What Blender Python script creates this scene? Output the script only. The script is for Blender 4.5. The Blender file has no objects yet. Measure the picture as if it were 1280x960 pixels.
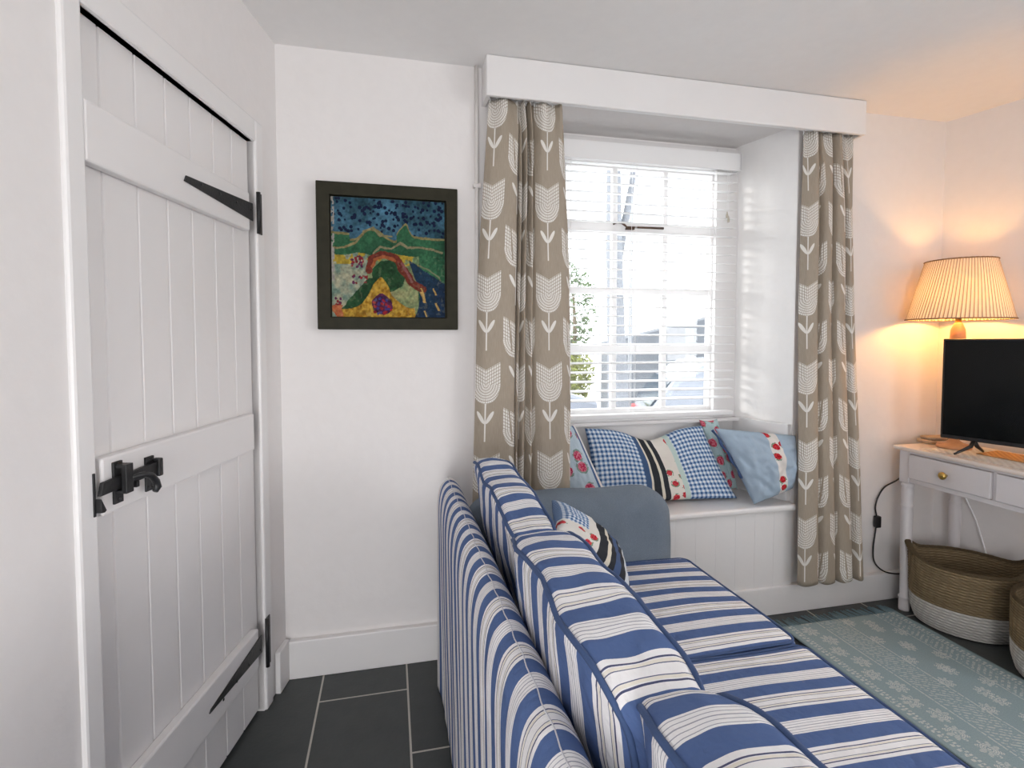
import bpy, bmesh, math, random
import numpy as np
from mathutils import Vector, Matrix, noise
random.seed(7)
C = bpy.context.scene.collection
SIN, COS, PI = math.sin, math.cos, math.pi

# ------------------------------------------------------------------ mesh helpers
class MB:
    def __init__(s): s.v = []; s.f = []; s.uv = []
    def add(s, V, F, UV=None):
        o = len(s.v); s.v += [tuple(p) for p in V]; s.f += [tuple(i + o for i in q) for q in F]
        s.uv += list(UV) if UV is not None else [(p[1], p[0] + p[2]) for p in V]
        return s
    def box(s, x0, x1, y0, y1, z0, z1):
        V = [(x, y, z) for x in (x0, x1) for y in (y0, y1) for z in (z0, z1)]
        return s.add(V, [(0, 1, 3, 2), (4, 6, 7, 5), (0, 4, 5, 1), (2, 3, 7, 6), (0, 2, 6, 4), (1, 5, 7, 3)])
    def lathe(s, prof, c=(0, 0, 0), n=32, cap=True):
        V = []; F = []; UV = []
        for r, z in prof:
            for k in range(n):
                a = 2 * PI * k / n
                V.append((c[0] + r * COS(a), c[1] + r * SIN(a), c[2] + z)); UV.append((k / n, z))
        m = len(prof)
        for i in range(m - 1):
            for k in range(n):
                k2 = (k + 1) % n; F.append((i * n + k, i * n + k2, (i + 1) * n + k2, (i + 1) * n + k))
        if cap: F.append(tuple(range(n))); F.append(tuple((m - 1) * n + k for k in range(n)))
        return s.add(V, F, UV)
    def tube(s, pts, r, n=8, closed=False):
        pts = [Vector(p) for p in pts]; m = len(pts); V = []; F = []; UV = []; L = 0
        up = None
        for i, p in enumerate(pts):
            a = pts[(i - 1) % m] if (closed or i > 0) else p
            b = pts[(i + 1) % m] if (closed or i < m - 1) else p
            t = (b - a).normalized()
            if up is None: up = t.orthogonal().normalized()
            up = (up - t * up.dot(t)).normalized(); w = t.cross(up)
            if i: L += (p - pts[i - 1]).length
            rr = r[i] if isinstance(r, (list, tuple)) else r
            for k in range(n):
                q = 2 * PI * k / n; V.append(tuple(p + (up * COS(q) + w * SIN(q)) * rr)); UV.append((L, k / n))
        for i in range(m if closed else m - 1):
            j = (i + 1) % m
            for k in range(n):
                k2 = (k + 1) % n; F.append((i * n + k, i * n + k2, j * n + k2, j * n + k))
        if not closed: F.append(tuple(range(n))); F.append(tuple((m - 1) * n + k for k in range(n)))
        return s.add(V, F, UV)
    def prism(s, poly, fn, d0, d1):
        n = len(poly); V = [fn(a, b, d0) for a, b in poly] + [fn(a, b, d1) for a, b in poly]
        F = [tuple(range(n)), tuple(range(n, 2 * n))] + [(i, (i + 1) % n, n + (i + 1) % n, n + i) for i in range(n)]
        return s.add(V, F)
    def grid(s, nu, nv, fn, uvfn=None, closeu=False):
        V = []; F = []; UV = []
        for j in range(nv + 1):
            for i in range(nu + (0 if closeu else 1)):
                u, v = i / nu, j / nv; V.append(fn(u, v)); UV.append(uvfn(u, v) if uvfn else (u, v))
        w = nu if closeu else nu + 1
        for j in range(nv):
            for i in range(nu):
                i2 = (i + 1) % w; F.append((j * w + i, j * w + i2, (j + 1) * w + i2, (j + 1) * w + i))
        return s.add(V, F, UV)
    def softbox(s, c, h, r, bulge=(0, 0, 0), n=22, warp=None):
        c = Vector(c); V = []; F = []; UV = []
        st = [SIN(PI / 2 * (2 * k / n - 1)) for k in range(n + 1)]
        for ax in range(3):
            for sg in (-1, 1):
                o = len(V); a, b = (ax + 1) % 3, (ax + 2) % 3
                for i in st:
                    for j in st:
                        p = [0, 0, 0]; p[ax] = sg; p[a] = i; p[b] = j
                        q = Vector((p[0] * h[0], p[1] * h[1], p[2] * h[2]))
                        k = Vector([max(-(h[m] - r), min(h[m] - r, q[m])) for m in range(3)])
                        d = q - k
                        w = k + d.normalized() * r
                        e = [w[m] / h[m] for m in range(3)]
                        for m in range(3):
                            m1, m2 = (m + 1) % 3, (m + 2) % 3
                            w[m] += bulge[m] * e[m] * max(0, 1 - e[m1] ** 2) * max(0, 1 - e[m2] ** 2)
                        w = w + c; UV.append((w.y, w.x + w.z))
                        V.append(tuple(warp(w)) if warp else tuple(w))
                for i in range(n):
                    for j in range(n):
                        F.append((o + i * (n + 1) + j, o + (i + 1) * (n + 1) + j, o + (i + 1) * (n + 1) + j + 1, o + i * (n + 1) + j + 1))
        return s.add(V, F, UV)
    def xf(s, fn): s.v = [tuple(fn(*p)) for p in s.v]; return s
    def build(s, name, mat, parent=None, smooth=None, bevel=0, weld=False, seg=2, cols=None):
        me = bpy.data.meshes.new(name); me.from_pydata(s.v, [], s.f)
        l = me.uv_layers.new(name='UVMap')
        idx = np.zeros(len(me.loops), dtype=np.int32); me.loops.foreach_get('vertex_index', idx)
        l.data.foreach_set('uv', np.array(s.uv, dtype=np.float32)[idx].ravel())
        if cols is not None:
            a = me.color_attributes.new('Col', 'FLOAT_COLOR', 'POINT')
            a.data.foreach_set('color', np.c_[cols, np.ones(len(cols))].astype(np.float32).ravel())
        bm = bmesh.new(); bm.from_mesh(me)
        if weld: bmesh.ops.remove_doubles(bm, verts=bm.verts, dist=1e-5)
        bmesh.ops.recalc_face_normals(bm, faces=bm.faces); bm.to_mesh(me); bm.free()
        if isinstance(mat, (list, tuple)):
            for m in mat: me.materials.append(m)
        else: me.materials.append(mat)
        o = bpy.data.objects.new(name, me); C.objects.link(o)
        if smooth: me.shade_smooth()
        if bevel:
            b = o.modifiers.new('bevel', 'BEVEL'); b.width = bevel; b.segments = seg; b.limit_method = 'ANGLE'
            b.harden_normals = False
        if parent is not None:
            o.parent = parent; o.matrix_parent_inverse = world_loc(parent).inverted()
        return o
def world_loc(p): return Matrix.Translation(p.location) if p.type == 'EMPTY' else (world_loc(p.parent) @ p.matrix_parent_inverse if p.parent else Matrix.Identity(4))
def tag(o, label, cat, group=None):
    o['label'] = label; o['category'] = cat
    if group: o['group'] = group
    return o
def thing(name, loc, label, cat, group=None):
    o = bpy.data.objects.new(name, None); o.empty_display_size = .05; C.objects.link(o); o.location = loc
    return tag(o, label, cat, group)
def struct(o): o['kind'] = 'structure'; return o
def box(name, mat, b, parent=None, bevel=.002, fn=None):
    m = MB().box(*b)
    if fn: m.xf(fn)
    return m.build(name, mat, parent, bevel=bevel)
def nz(x, y, z, s=1.): return noise.noise(Vector((x * s, y * s, z * s)))

# ------------------------------------------------------------------ node expression helper
NT = None
class X:
    def __init__(s, k): s.k = k
    def _m(s, op, *o):
        n = NT.nodes.new('ShaderNodeMath'); n.operation = op
        for i, a in enumerate((s,) + o):
            a = a.k if isinstance(a, X) else a
            if isinstance(a, (int, float)): n.inputs[i].default_value = a
            else: NT.links.new(a, n.inputs[i])
        return X(n.outputs[0])
    def __add__(s, o): return s._m('ADD', o)
    __radd__ = __add__
    def __sub__(s, o): return s._m('SUBTRACT', o)
    def __rsub__(s, o): return X(o)._m('SUBTRACT', s)
    def __mul__(s, o): return s._m('MULTIPLY', o)
    __rmul__ = __mul__
    def __truediv__(s, o): return s._m('DIVIDE', o)
    def __lt__(s, o): return s._m('LESS_THAN', o)
    def __gt__(s, o): return s._m('GREATER_THAN', o)
    def frac(s): return s._m('FRACT')
    def floor(s): return s._m('FLOOR')
    def abs(s): return s._m('ABSOLUTE')
    def max(s, o): return s._m('MAXIMUM', o)
    def min(s, o): return s._m('MINIMUM', o)
    def sqrt(s): return s._m('SQRT')
    def sin(s): return s._m('SINE')
    def cos(s): return s._m('COSINE')
    def pmod(s, o): return s._m('FLOORED_MODULO', o)
    def atan2(s, o): return s._m('ARCTAN2', o)
def new(t): return NT.nodes.new(t)
def lk(a, b): NT.links.new(a.k if isinstance(a, X) else a, b)
def mix(f, a, b, mode='MIX'):
    n = new('ShaderNodeMix'); n.data_type = 'RGBA'; n.blend_type = mode
    for s, v in ((n.inputs[0], f), (n.inputs[6], a), (n.inputs[7], b)):
        if isinstance(v, X): lk(v, s)
        elif isinstance(v, (int, float)): s.default_value = v
        elif isinstance(v, tuple): s.default_value = (*v[:3], 1)
        else: lk(v, s)
    return n.outputs[2]
def uvs():
    t = new('ShaderNodeUVMap'); sp = new('ShaderNodeSeparateXYZ'); lk(t.outputs[0], sp.inputs[0]); return X(sp.outputs[0]), X(sp.outputs[1]), t.outputs[0]
def wpos():
    t = new('ShaderNodeNewGeometry'); sp = new('ShaderNodeSeparateXYZ'); lk(t.outputs['Position'], sp.inputs[0]); return X(sp.outputs[0]), X(sp.outputs[1]), X(sp.outputs[2]), t.outputs['Position']
def noi(scale, detail=3, vec=None, rough=.5):
    n = new('ShaderNodeTexNoise'); n.inputs['Scale'].default_value = scale; n.inputs['Detail'].default_value = detail; n.inputs['Roughness'].default_value = rough
    if vec is not None: lk(vec, n.inputs['Vector'])
    return X(n.outputs[0])
def vor(scale, vec, rnd=1.):
    n = new('ShaderNodeTexVoronoi'); n.inputs['Scale'].default_value = scale; n.inputs['Randomness'].default_value = rnd; n.voronoi_dimensions = '2D'
    lk(vec, n.inputs['Vector']); return X(n.outputs['Distance']), n.outputs['Color']
def band(x, a, b): return (x > a) * (x < b)
def material(name, fn, rough=.6, metal=0, spec=.5, sheen=0):
    """fn() runs inside the material's tree and returns (colour, bump height or None, bump distance)"""
    global NT
    m = bpy.data.materials.new(name); m.use_nodes = True; NT = m.node_tree
    bs = NT.nodes['Principled BSDF']; bs.inputs['Roughness'].default_value = rough; bs.inputs['Metallic'].default_value = metal
    bs.inputs['Specular IOR Level'].default_value = spec
    if sheen: bs.inputs['Sheen Weight'].default_value = sheen
    r = fn(); c, h, d = r if isinstance(r, tuple) and len(r) == 3 and not isinstance(r[0], (int, float)) else (r, None, 0)
    if isinstance(c, tuple): bs.inputs['Base Color'].default_value = (*c[:3], 1)
    else: lk(c, bs.inputs['Base Color'])
    if h is not None:
        b = new('ShaderNodeBump'); b.inputs['Distance'].default_value = d; b.inputs['Strength'].default_value = 1
        lk(h, b.inputs['Height']); lk(b.outputs[0], bs.inputs['Normal'])
    return m
def plain(name, col, rough=.5, metal=0, spec=.5, var=.06, vs=12., bump=.0005, bs=60.):
    def f():
        x, y, z, p = wpos()
        c = mix(noi(vs, 3, p), tuple(k * (1 - var) for k in col), tuple(min(1, k * (1 + var)) for k in col))
        return (c, noi(bs, 3, p), bump)
    return material(name, f, rough, metal, spec)

def plaster_fn(col, d1=.006, d2=.0012):
    def f():
        x, y, z, p = wpos()
        n1 = noi(3.2, 3, p); n2 = noi(26, 4, p)
        v, _ = vor(9, p)
        c = mix(n2, tuple(k * .97 for k in col), tuple(k * 1.02 for k in col))
        return (c, n1 * d1 * 1000 / 1000 + n2 * d2, 1.)
    return f
M = {}
M['wall'] = material('wall_plaster', plaster_fn((.80, .775, .765)), .75, spec=.25)
M['ceil'] = material('ceiling_plaster', plaster_fn((.85, .84, .83), .003, .001), .85, spec=.2)
M['wood'] = plain('white_gloss_wood', (.80, .785, .78), .38, bump=.0006, bs=30, var=.02)
M['woodw'] = plain('white_door_paint', (.79, .77, .765), .42, bump=.0008, bs=22, var=.02)
M['tablew'] = plain('grey_white_table_paint', (.70, .67, .68), .4, var=.03)
M['tabletop'] = plain('pale_table_top', (.78, .69, .62), .3, var=.05)
M['iron'] = plain('black_iron', (.012, .012, .013), .45, 0, .5, var=.3, bump=.001, bs=90)
M['brass'] = plain('brass_knob', (.55, .36, .10), .28, .9)
M['blind'] = plain('white_blind', (.92, .92, .92), .45, var=.01, bump=.0001)
M['blackpl'] = plain('black_plastic', (.012, .012, .013), .35, var=.1, bump=.0002)
M['screen'] = plain('tv_screen', (.004, .005, .005), .15, spec=.22, var=.1, bump=0)
M['piping'] = plain('navy_piping', (.045, .085, .20), .8, var=.15, bump=.0006, bs=400)
M['copper'] = plain('pipe_paint', (.74, .71, .69), .5, var=.05, bump=.001)

def tiles():
    x, y, z, p = wpos()
    cw = .302; i = ((x + .252) / cw).floor(); fx = ((x + .252) / cw).frac() * cw
    par = i.pmod(2.); yy = y - 1.873 + par * .3
    k = (yy / .6).floor(); fy = (yy / .6).frac() * .6
    g = 1 - (fx > .0032) * (fx < cw - .0032) * (fy > .0032) * (fy < .5968)
    rnd = ((i * 12.99 + k * 78.2).sin() * 437.5).frac()
    n = noi(14, 5, p); n2 = noi(90, 3, p)
    c = mix(n, (.040, .046, .046), (.062, .068, .067))
    c = mix(rnd * .35, c, (.03, .034, .036))
    c = mix(g, c, (.50, .47, .42))
    return (c, n * .002 + n2 * .0005 - g * .0025, 1.)
M['floor'] = material('slate_tiles', tiles, .42, spec=.45)

def stripe_fn(phase, wob=.0015):
    P = .148
    # start of the repeat: centre of the five-pinstripe band
    W, B, D, K = (.85, .84, .85), (.080, .135, .30), (.07, .08, .16), (.80, .76, .68)
    segs = []
    def put(a, b, c): segs.append((a, b, c))
    # pinstriped white band -.019..+.019
    put(0, .0006, (.34, .35, .41)); put(P - .0006, P, (.34, .35, .41))
    for k in range(1, 3): put(k * .0066 - .0006, k * .0066 + .0006, (.34, .35, .41))
    put(.0170, .0510, B)
    put(.0595, .0615, D); put(.0625, .067, K); put(.067, .0682, (.10, .12, .22))
    put(.0800, .0812, (.10, .12, .22)); put(.0812, .0855, K); put(.0865, .0885, D)
    put(.0970, .1310, B)
    for k in range(1, 3): put(P - k * .0066 - .0006, P - k * .0066 + .0006, (.34, .35, .41))
    segs.sort(key=lambda q: q[0])
    def f():
        u, v, uv = uvs()
        n = noi(7, 2, uv)
        w = noi(900, 1, uv)
        t = ((u - phase + (n - .5) * wob * 2) / P).frac()
        r = new('ShaderNodeValToRGB'); r.color_ramp.interpolation = 'CONSTANT'
        lk(t, r.inputs[0]); el = r.color_ramp.elements
        stops = []; cur = 0.
        for a, b, c in segs:
            if a > cur + 1e-6: stops.append((cur, W))
            stops.append((a, c)); cur = b
        stops.append((cur, W))
        el[0].position = 0; el[0].color = (*stops[0][1], 1)
        el[1].position = stops[1][0] / P; el[1].color = (*stops[1][1], 1)
        for a, c in stops[2:]:
            e = el.new(a / P); e.color = (*c, 1)
        c = mix(noi(160, 2, uv) * .35, r.outputs[0], (.30, .33, .42), 'MIX')
        c = mix(.82, c, r.outputs[0])
        return (c, w * .0004 + noi(16, 4, uv) * .014, 1.)
    return f
M['stripe_frame'] = material('ticking_stripe_frame', stripe_fn(.697), .85, spec=.15)
M['stripe_cush'] = material('ticking_stripe_cushion', stripe_fn(.64, .003), .85, spec=.15)
M['stripe_near'] = material('ticking_stripe_near_cushion', stripe_fn(.46, .003), .85, spec=.15)
M['stripe_seat'] = material('ticking_stripe_seat', stripe_fn(.869, .003), .85, spec=.15)
M['stripe_seat2'] = material('ticking_stripe_far_seat', stripe_fn(1.262, .002), .85, spec=.15)

def denim():
    u, v, uv = uvs(); x, y, z, p = wpos()
    n = noi(420, 2, p); n2 = noi(9, 4, p)
    c = mix(n, (.12, .155, .20), (.25, .295, .35)); c = mix((n2 - .35) * 1.2, c, (.12, .15, .19))
    return (c, n * .0006 + n2 * .004, 1.)
M['denim'] = material('grey_blue_denim', denim, .9, spec=.1)

def tulip():
    u, v, uv = uvs(); cw, ch = .130, .345
    i = (u / cw).floor(); x = ((u / cw).frac() - .5) * cw
    y = ((v / ch + i.pmod(2.) * .5).frac()) * ch
    ax = x.abs()
    e = lambda cx, cy, rx, ry: (((x - cx) / rx) * ((x - cx) / rx) + ((y - cy) / ry) * ((y - cy) / ry))
    low = (e(0, .235, .060, .072) < 1.) * (y < .236)
    upp = (ax < .060) * (y > .2359) * (y < ax * .5 + .292)
    dx = ((x / .0094 + .5).frac() > .24) * (((y - ax * .5) / .0125).frac() > .2)
    r = (x * x + (y - .236) * (y - .236)).sqrt(); th = x.atan2(y - .236)
    dl = ((r / .0100).frac() > .24) * ((th * 8.).frac() > .16)
    gap = 1 - i.pmod(2.) * band(ax - (y - .19) * .12, .017, .024) * (y > .19)
    bloom = (low * dl + upp * dx) * gap
    stem = (ax < .0030) * (y > .02) * (y < .165)
    a2 = ax - .019; b2 = y - .112
    p1 = a2 * .55 + b2 * .83; p2 = a2 * .83 - b2 * .55
    leaf = ((p1 / .028) * (p1 / .028) + (p2 / .0075) * (p2 / .0075)) < 1.
    m = (bloom + stem + leaf).min(1.)
    w = noi(500, 2, uv); sl = new('ShaderNodeTexNoise'); sl.inputs['Scale'].default_value = 30
    mp = new('ShaderNodeMapping'); mp.inputs['Scale'].default_value = (12, 1, 1); lk(uv, mp.inputs[0]); lk(mp.outputs[0], sl.inputs['Vector'])
    c = mix(X(sl.outputs[0]), (.30, .255, .20), (.43, .37, .30))
    c = mix(m * .92, c, (.80, .78, .74))
    return (c, w * .0005, 1.)
M['curtain'] = material('tulip_curtain_linen', tulip, .9, spec=.1)

def gingham(u, v, s, a=(.05, .11, .26), b=(.30, .42, .60), w=(.74, .77, .80)):
    g1 = (u / s).frac() < .5; g2 = (v / s).frac() < .5
    return mix(g1 * g2, mix((g1 + g2).min(1.), w, b), a)
def roses(uv, base, scale=14., size=.24, pink=(.62, .16, .22), deep=(.45, .02, .04), leaf=(.20, .32, .22), dens=.55):
    d, col = vor(scale, uv, .7); sp = new('ShaderNodeSeparateColor'); lk(col, sp.inputs[0])
    on = X(sp.outputs[0]) < dens
    n = noi(scale * 7, 2, uv)
    dd = d + (n - .5) * .22
    c = mix(on * band(dd, size, size + .10) * (noi(scale * 2.2, 1, uv) > .52), base, leaf)
    c = mix(on * (dd < size), c, pink)
    return mix(on * (dd < size) * (n > .5), c, deep)
def patchwork():
    u, v, uv = uvs()          # u 0..0.66
    c = gingham(u, v, .021)
    c = mix(u > .235, c, (.06, .11, .22))
    wv = u + ((v * 26).sin() * .003)
    c = mix(wv > .262, c, (.70, .66, .56)); c = mix(wv > .272, c, (.035, .038, .045))
    c = mix(band(wv, .306, .320), c, (.70, .66, .56))
    c = mix(wv > .345, c, roses(uv, (.74, .70, .64), 17, .26, (.60, .07, .08), dens=.75))
    c = mix(u > .412, c, (.52, .64, .60))
    c = mix(u > .437, c, gingham(u, v, .021))
    return (c, noi(40, 3, uv) * .002, 1.)
M['patch'] = material('patchwork_cotton', patchwork, .9, spec=.1)
def patchwork2():
    u, v, uv = uvs()
    c = gingham(u, v, .018)
    c = mix(u > .12, c, (.72, .70, .66))
    c = mix(u > .17, c, (.035, .038, .045))
    c = mix(band(u, .215, .235), c, (.70, .66, .56))
    c = mix(u > .26, c, (.07, .11, .22)); c = mix(u > .29, c, (.035, .038, .045)); c = mix(band(u, .32, .345), c, (.6, .64, .68))
    c = mix((u < .17) * (v < .10), c, roses(uv, (.72, .70, .66), 17, .26, (.60, .07, .08), dens=.8))
    return (c, noi(40, 3, uv) * .002, 1.)
M['patch2'] = material('patchwork_cotton_dark_bands', patchwork2, .9, spec=.1)
def floral():
    u, v, uv = uvs()
    c = roses(uv, (.50, .60, .68), 13, .30, (.66, .22, .30), (.50, .04, .10), (.22, .32, .28), .75)
    c = mix(u > .150, c, (.07, .13, .27)); c = mix(u > .162, c, (.74, .72, .70))
    return (c, noi(40, 3, uv) * .002, 1.)
M['floral'] = material('blue_floral_cotton', floral, .9, spec=.1)
def floralp():
    u, v, uv = uvs()
    return (roses(uv, (.45, .58, .60), 15, .33, (.66, .18, .24), (.50, .04, .08), (.22, .36, .30), .9), noi(40, 3, uv) * .002, 1.)
M['floralp'] = material('aqua_floral_cotton', floralp, .9, spec=.1)
def chambray():
    u, v, uv = uvs()          # u 0..0.4
    n = noi(300, 2, uv)
    c = mix(n, (.33, .43, .54), (.44, .54, .64))
    c = mix(band(u, .205, .262), c, roses(uv, (.76, .72, .68), 15, .27, (.60, .05, .06), (.40, .01, .02), dens=.8))
    return (c, noi(14, 3, uv) * .006 + n * .0004, 1.)
M['chambray'] = material('pale_blue_chambray', chambray, .9, spec=.1)

def rug():
    u, v, uv = uvs()          # u across 0..0.62, v along
    n = noi(260, 2, uv); base = mix(n, (.22, .31, .34), (.37, .46, .48))
    def flowers(cx, w, pitch, off, R):
        q = (v + off) / pitch; fy = (q.frac() - .5) * pitch; sx = u - cx + (q.floor().pmod(2.) - .5) * w
        r = (sx * sx + fy * fy).sqrt(); th = sx.atan2(fy)
        pet = (r < ((th * 4).cos().abs() * .45 + .55) * R) * (r > R * .25) * ((r / .006).frac() > .3)
        return pet + (r < R * .14)
    dots = lambda cx, p: ((u - cx).abs() < .006) * ((v / p).frac() > .45)
    m = flowers(.11, .03, .075, 0, .036) + flowers(.36, .08, .07, .03, .03) + flowers(.44, .07, .085, .01, .03)
    m = m + dots(.03, .02) + dots(.045, .012) + dots(.59, .02) + dots(.575, .012)
    tex = band(u, .19, .29) * (((v + u * .6) / .016).frac() > .5) * (noi(80, 1, uv) > .47)
    tex2 = band(u, .50, .56) * (((v - u * .6) / .02).frac() > .5) * (noi(70, 1, uv) > .47)
    lines = (band(u, .175, .181) + band(u, .298, .304) + band(u, .49, .495)) * .8
    m = ((m + tex * .7 + tex2 * .7 + lines).min(1.)) * (noi(120, 2, uv) > .42)
    c = mix(m * .75, base, (.66, .68, .64))
    return (c, n * .002, 1.)
M['rug'] = material('block_print_rug', rug, .95, spec=.05)
M['fringe'] = plain('rug_fringe', (.16, .25, .29), .95, var=.3)

def seagrass(lo, hi, sc=1.):
    def f():
        u, v, uv = uvs()
        mp = new('ShaderNodeMapping'); mp.inputs['Scale'].default_value = (.18, 1, 1); lk(uv, mp.inputs[0])
        n = noi(160, 3, mp.outputs[0]); n2 = noi(60, 3, uv); tw = ((u * 210 + v * 420).sin() * .5 + .5)
        c = mix(n, lo, hi); c = mix(n2 * .5, c, lo); c = mix(tw * .25, c, tuple(k * .6 for k in lo)); c = mix((((v / .0125).frac() - .5).abs() > .34) * .55, c, tuple(k * .55 for k in lo))
        return (c, tw * .0015 + n * .002, 1.)
    return f
M['seagrass'] = material('brown_seagrass', seagrass((.17, .12, .065), (.48, .37, .23)), .85, spec=.15)
M['seawhite'] = material('white_painted_seagrass', seagrass((.50, .48, .44), (.82, .80, .76)), .85, spec=.15)
def wicker():
    u, v, uv = uvs(); x, y, z, p = wpos()
    a = (x * 260).sin() * (y * 260).sin()
    return (mix(a * .5 + .5, (.30, .15, .05), (.62, .36, .15)), a * .002, 1.)
M['wicker'] = material('woven_mat', wicker, .7)
def lace():
    x, y, z, p = wpos()
    a = (x * 190).sin() * (y * 190).sin(); n = noi(60, 3, p)
    return (mix((a > .1) * .5 + n * .25, (.80, .77, .71), (.56, .50, .43)), a * .0015, 1.)
M['lace'] = material('cream_lace', lace, .9, spec=.1)

# ------------------------------------------------------------------ room shell
HC = 2.29
A12 = math.radians(12)
LP = Vector((-.386, 2.045)); LD = Vector((-SIN(A12), -COS(A12))); LN = Vector((COS(A12), -SIN(A12)))
def LW(u, d, z): q = LP + LD * u + LN * d; return (q.x, q.y, z)
RP = Vector((2.61, 2.045)); RD = Vector((.25, -.968)).normalized(); RN = Vector((-RD.y * -1, 0))
RN = Vector((-.968, -.25)).normalized()
def RW(u, d, z): q = RP + RD * u + RN * d; return (q.x, q.y, z)
struct(MB().prism([(-1.6, -2.3), (4.1, -2.3), (3.1, 2.5), (-.6, 2.5)], lambda a, b, d: (a, b, d), -.1, 0).build('floor', M['floor']))
struct(MB().prism([(-1.8, -2.5), (4.3, -2.5), (3.3, 2.5), (-.9, 2.5)], lambda a, b, d: (a, b, d), HC, HC + .12).build('ceiling', M['ceil']))
# left wall with the doorway
DU0, DU1, DZ = .180, .884, 1.884
def S(u, z, d): k = (.80 - d) / .80; return (1.92 + (u - 1.92) * k, 1.25 + (z - 1.25) * k)
def SU(u, d): return S(u, 0, d)[0]
def SZ_(z, d): return S(0, z, d)[1]
b = MB(); b.box(-.3, DU0, -.3, 0, 0, HC); b.box(DU1, 4.6, -.3, 0, 0, HC); b.box(DU0, DU1, -.3, 0, DZ, HC)
struct(b.xf(LW).build('wall_left', M['wall']))
b = MB(); b.box(0, 2.0, -.25, 0, 0, HC); b.box(3.7, 4.6, -.25, 0, 0, HC); b.box(2.0, 3.7, -.25, 0, 0, .8); b.box(2.0, 3.7, -.25, 0, 2.05, HC)  # gap in the unseen stretch is added for the side fill light
struct(b.xf(RW).build('wall_right', M['wall']))
# back wall round the alcove
AX0, AX1, BX0, BX1, AY = .60, 1.785, .69, 1.70, 2.335
AZ1 = 2.205
b = MB()
b.box(-.60, AX0, 2.045, 2.40, 0, HC); b.box(AX1, 2.9, 2.045, 2.40, 0, HC); b.box(AX0, AX1, 2.045, 2.40, AZ1, HC); b.box(AX0, AX1, 2.08, 2.40, 0, .44)
struct(b.build('wall_back', M['wall']))
b = MB()
b.prism([(AX0 - .001, 2.046), (BX0, AY), (BX0, 2.48), (AX0 - .001, 2.48)], lambda a, c, d: (a, c, d), .40, AZ1 + .01)
b.prism([(AX1 + .001, 2.046), (BX1, AY), (BX1, 2.48), (AX1 + .001, 2.48)], lambda a, c, d: (a, c, d), .40, AZ1 + .01)
b.box(BX0 - .01, BX1 + .01, AY + .035, 2.48, 2.13, AZ1 + .01)
b.box(BX0 - .01, BX1 + .01, AY + .03, 2.48, .40, .855)
struct(b.build('wall_alcove', material('alcove_plaster_lit', plaster_fn((.91, .90, .89)), .7, spec=.25), bevel=.006))  # wall plaster copy made paler, window brightness put into its colour
# rear wall, with an opening added to let fill light in
b = MB(); b.box(-1.8, -1.1, -2.3, -2.15, 0, HC); b.box(.0, 4.1, -2.3, -2.15, 0, HC); b.box(-1.1, .0, -2.3, -2.15, 1.5, HC)
struct(b.build('wall_rear', M['wall']))
# skirtings
struct(box('baseboard_back', M['wood'], (-.372, .60, 2.020, 2.046, 0, .142), bevel=.004))
struct(box('baseboard_window', M['wood'], (.60, 2.60, 2.016, 2.046, 0, .128), bevel=.004))
struct(box('baseboard_left', M['wood'], (.012, .098, 0, .020, 0, .150), bevel=.004, fn=LW))
struct(box('baseboard_right', M['wood'], (.02, 4.2, 0, .020, 0, .13), bevel=.004, fn=RW))
# skirtings end here
# door casing
b = MB(); b.box(.130, DU0, -.06, .010, 0, 1.955); b.box(DU1, .932, -.06, .010, 0, 1.955); b.box(DU0 - .001, DU1 + .001, -.06, .0095, DZ, 1.955)
struct(b.xf(LW).build('trim_1', M['wood'], bevel=.006))
b = MB(); b.box(DU0 - .012, DU0, -.2, -.045, 0, DZ); b.box(DU1, DU1 + .012, -.2, -.045, 0, DZ)
struct(box('wall_behind_door', M['wall'], (DU0 - .05, DU1 + .05, -.36, -.30, 0, 2.0), bevel=0, fn=LW))

# ------------------------------------------------------------------ plank door
door = bpy.data.objects.new('door_1', None); C.objects.link(door); door.location = LW(.20, -.03, 0); struct(door)
DD = -.016     # face of the planks
gro = [DU0 + .003] + [SU(q, DD) for q in (.319, .419, .527, .627, .730, .833)] + [DU1 - .003]
b = MB()
for a, c in zip(gro[:-1], gro[1:]):
    w = .0035; zt = 1.8825
    b.prism([(a, DD - .03), (a, DD - .006), (a + w, DD), (c - w, DD), (c, DD - .006), (c, DD - .03)], lambda u, d, z: (u, d, z), .012, zt)
b.xf(LW).build('plank_panel', M['woodw'], door, bevel=.0008)
ledge_specs = [(1.594, 1.714), (.893, 1.011), (.170, .300)]
for z0, z1 in ledge_specs:
    box('ledge', M['woodw'], (SU(.209, DD + .026), SU(.859 if z0 < 1.5 and z0 > .5 else .873, DD + .026), DD, DD + .026, SZ_(z0, DD + .026), SZ_(z1, DD + .026)), door, bevel=.005, fn=LW)
LF = DD + .026  # ledge face
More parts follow.
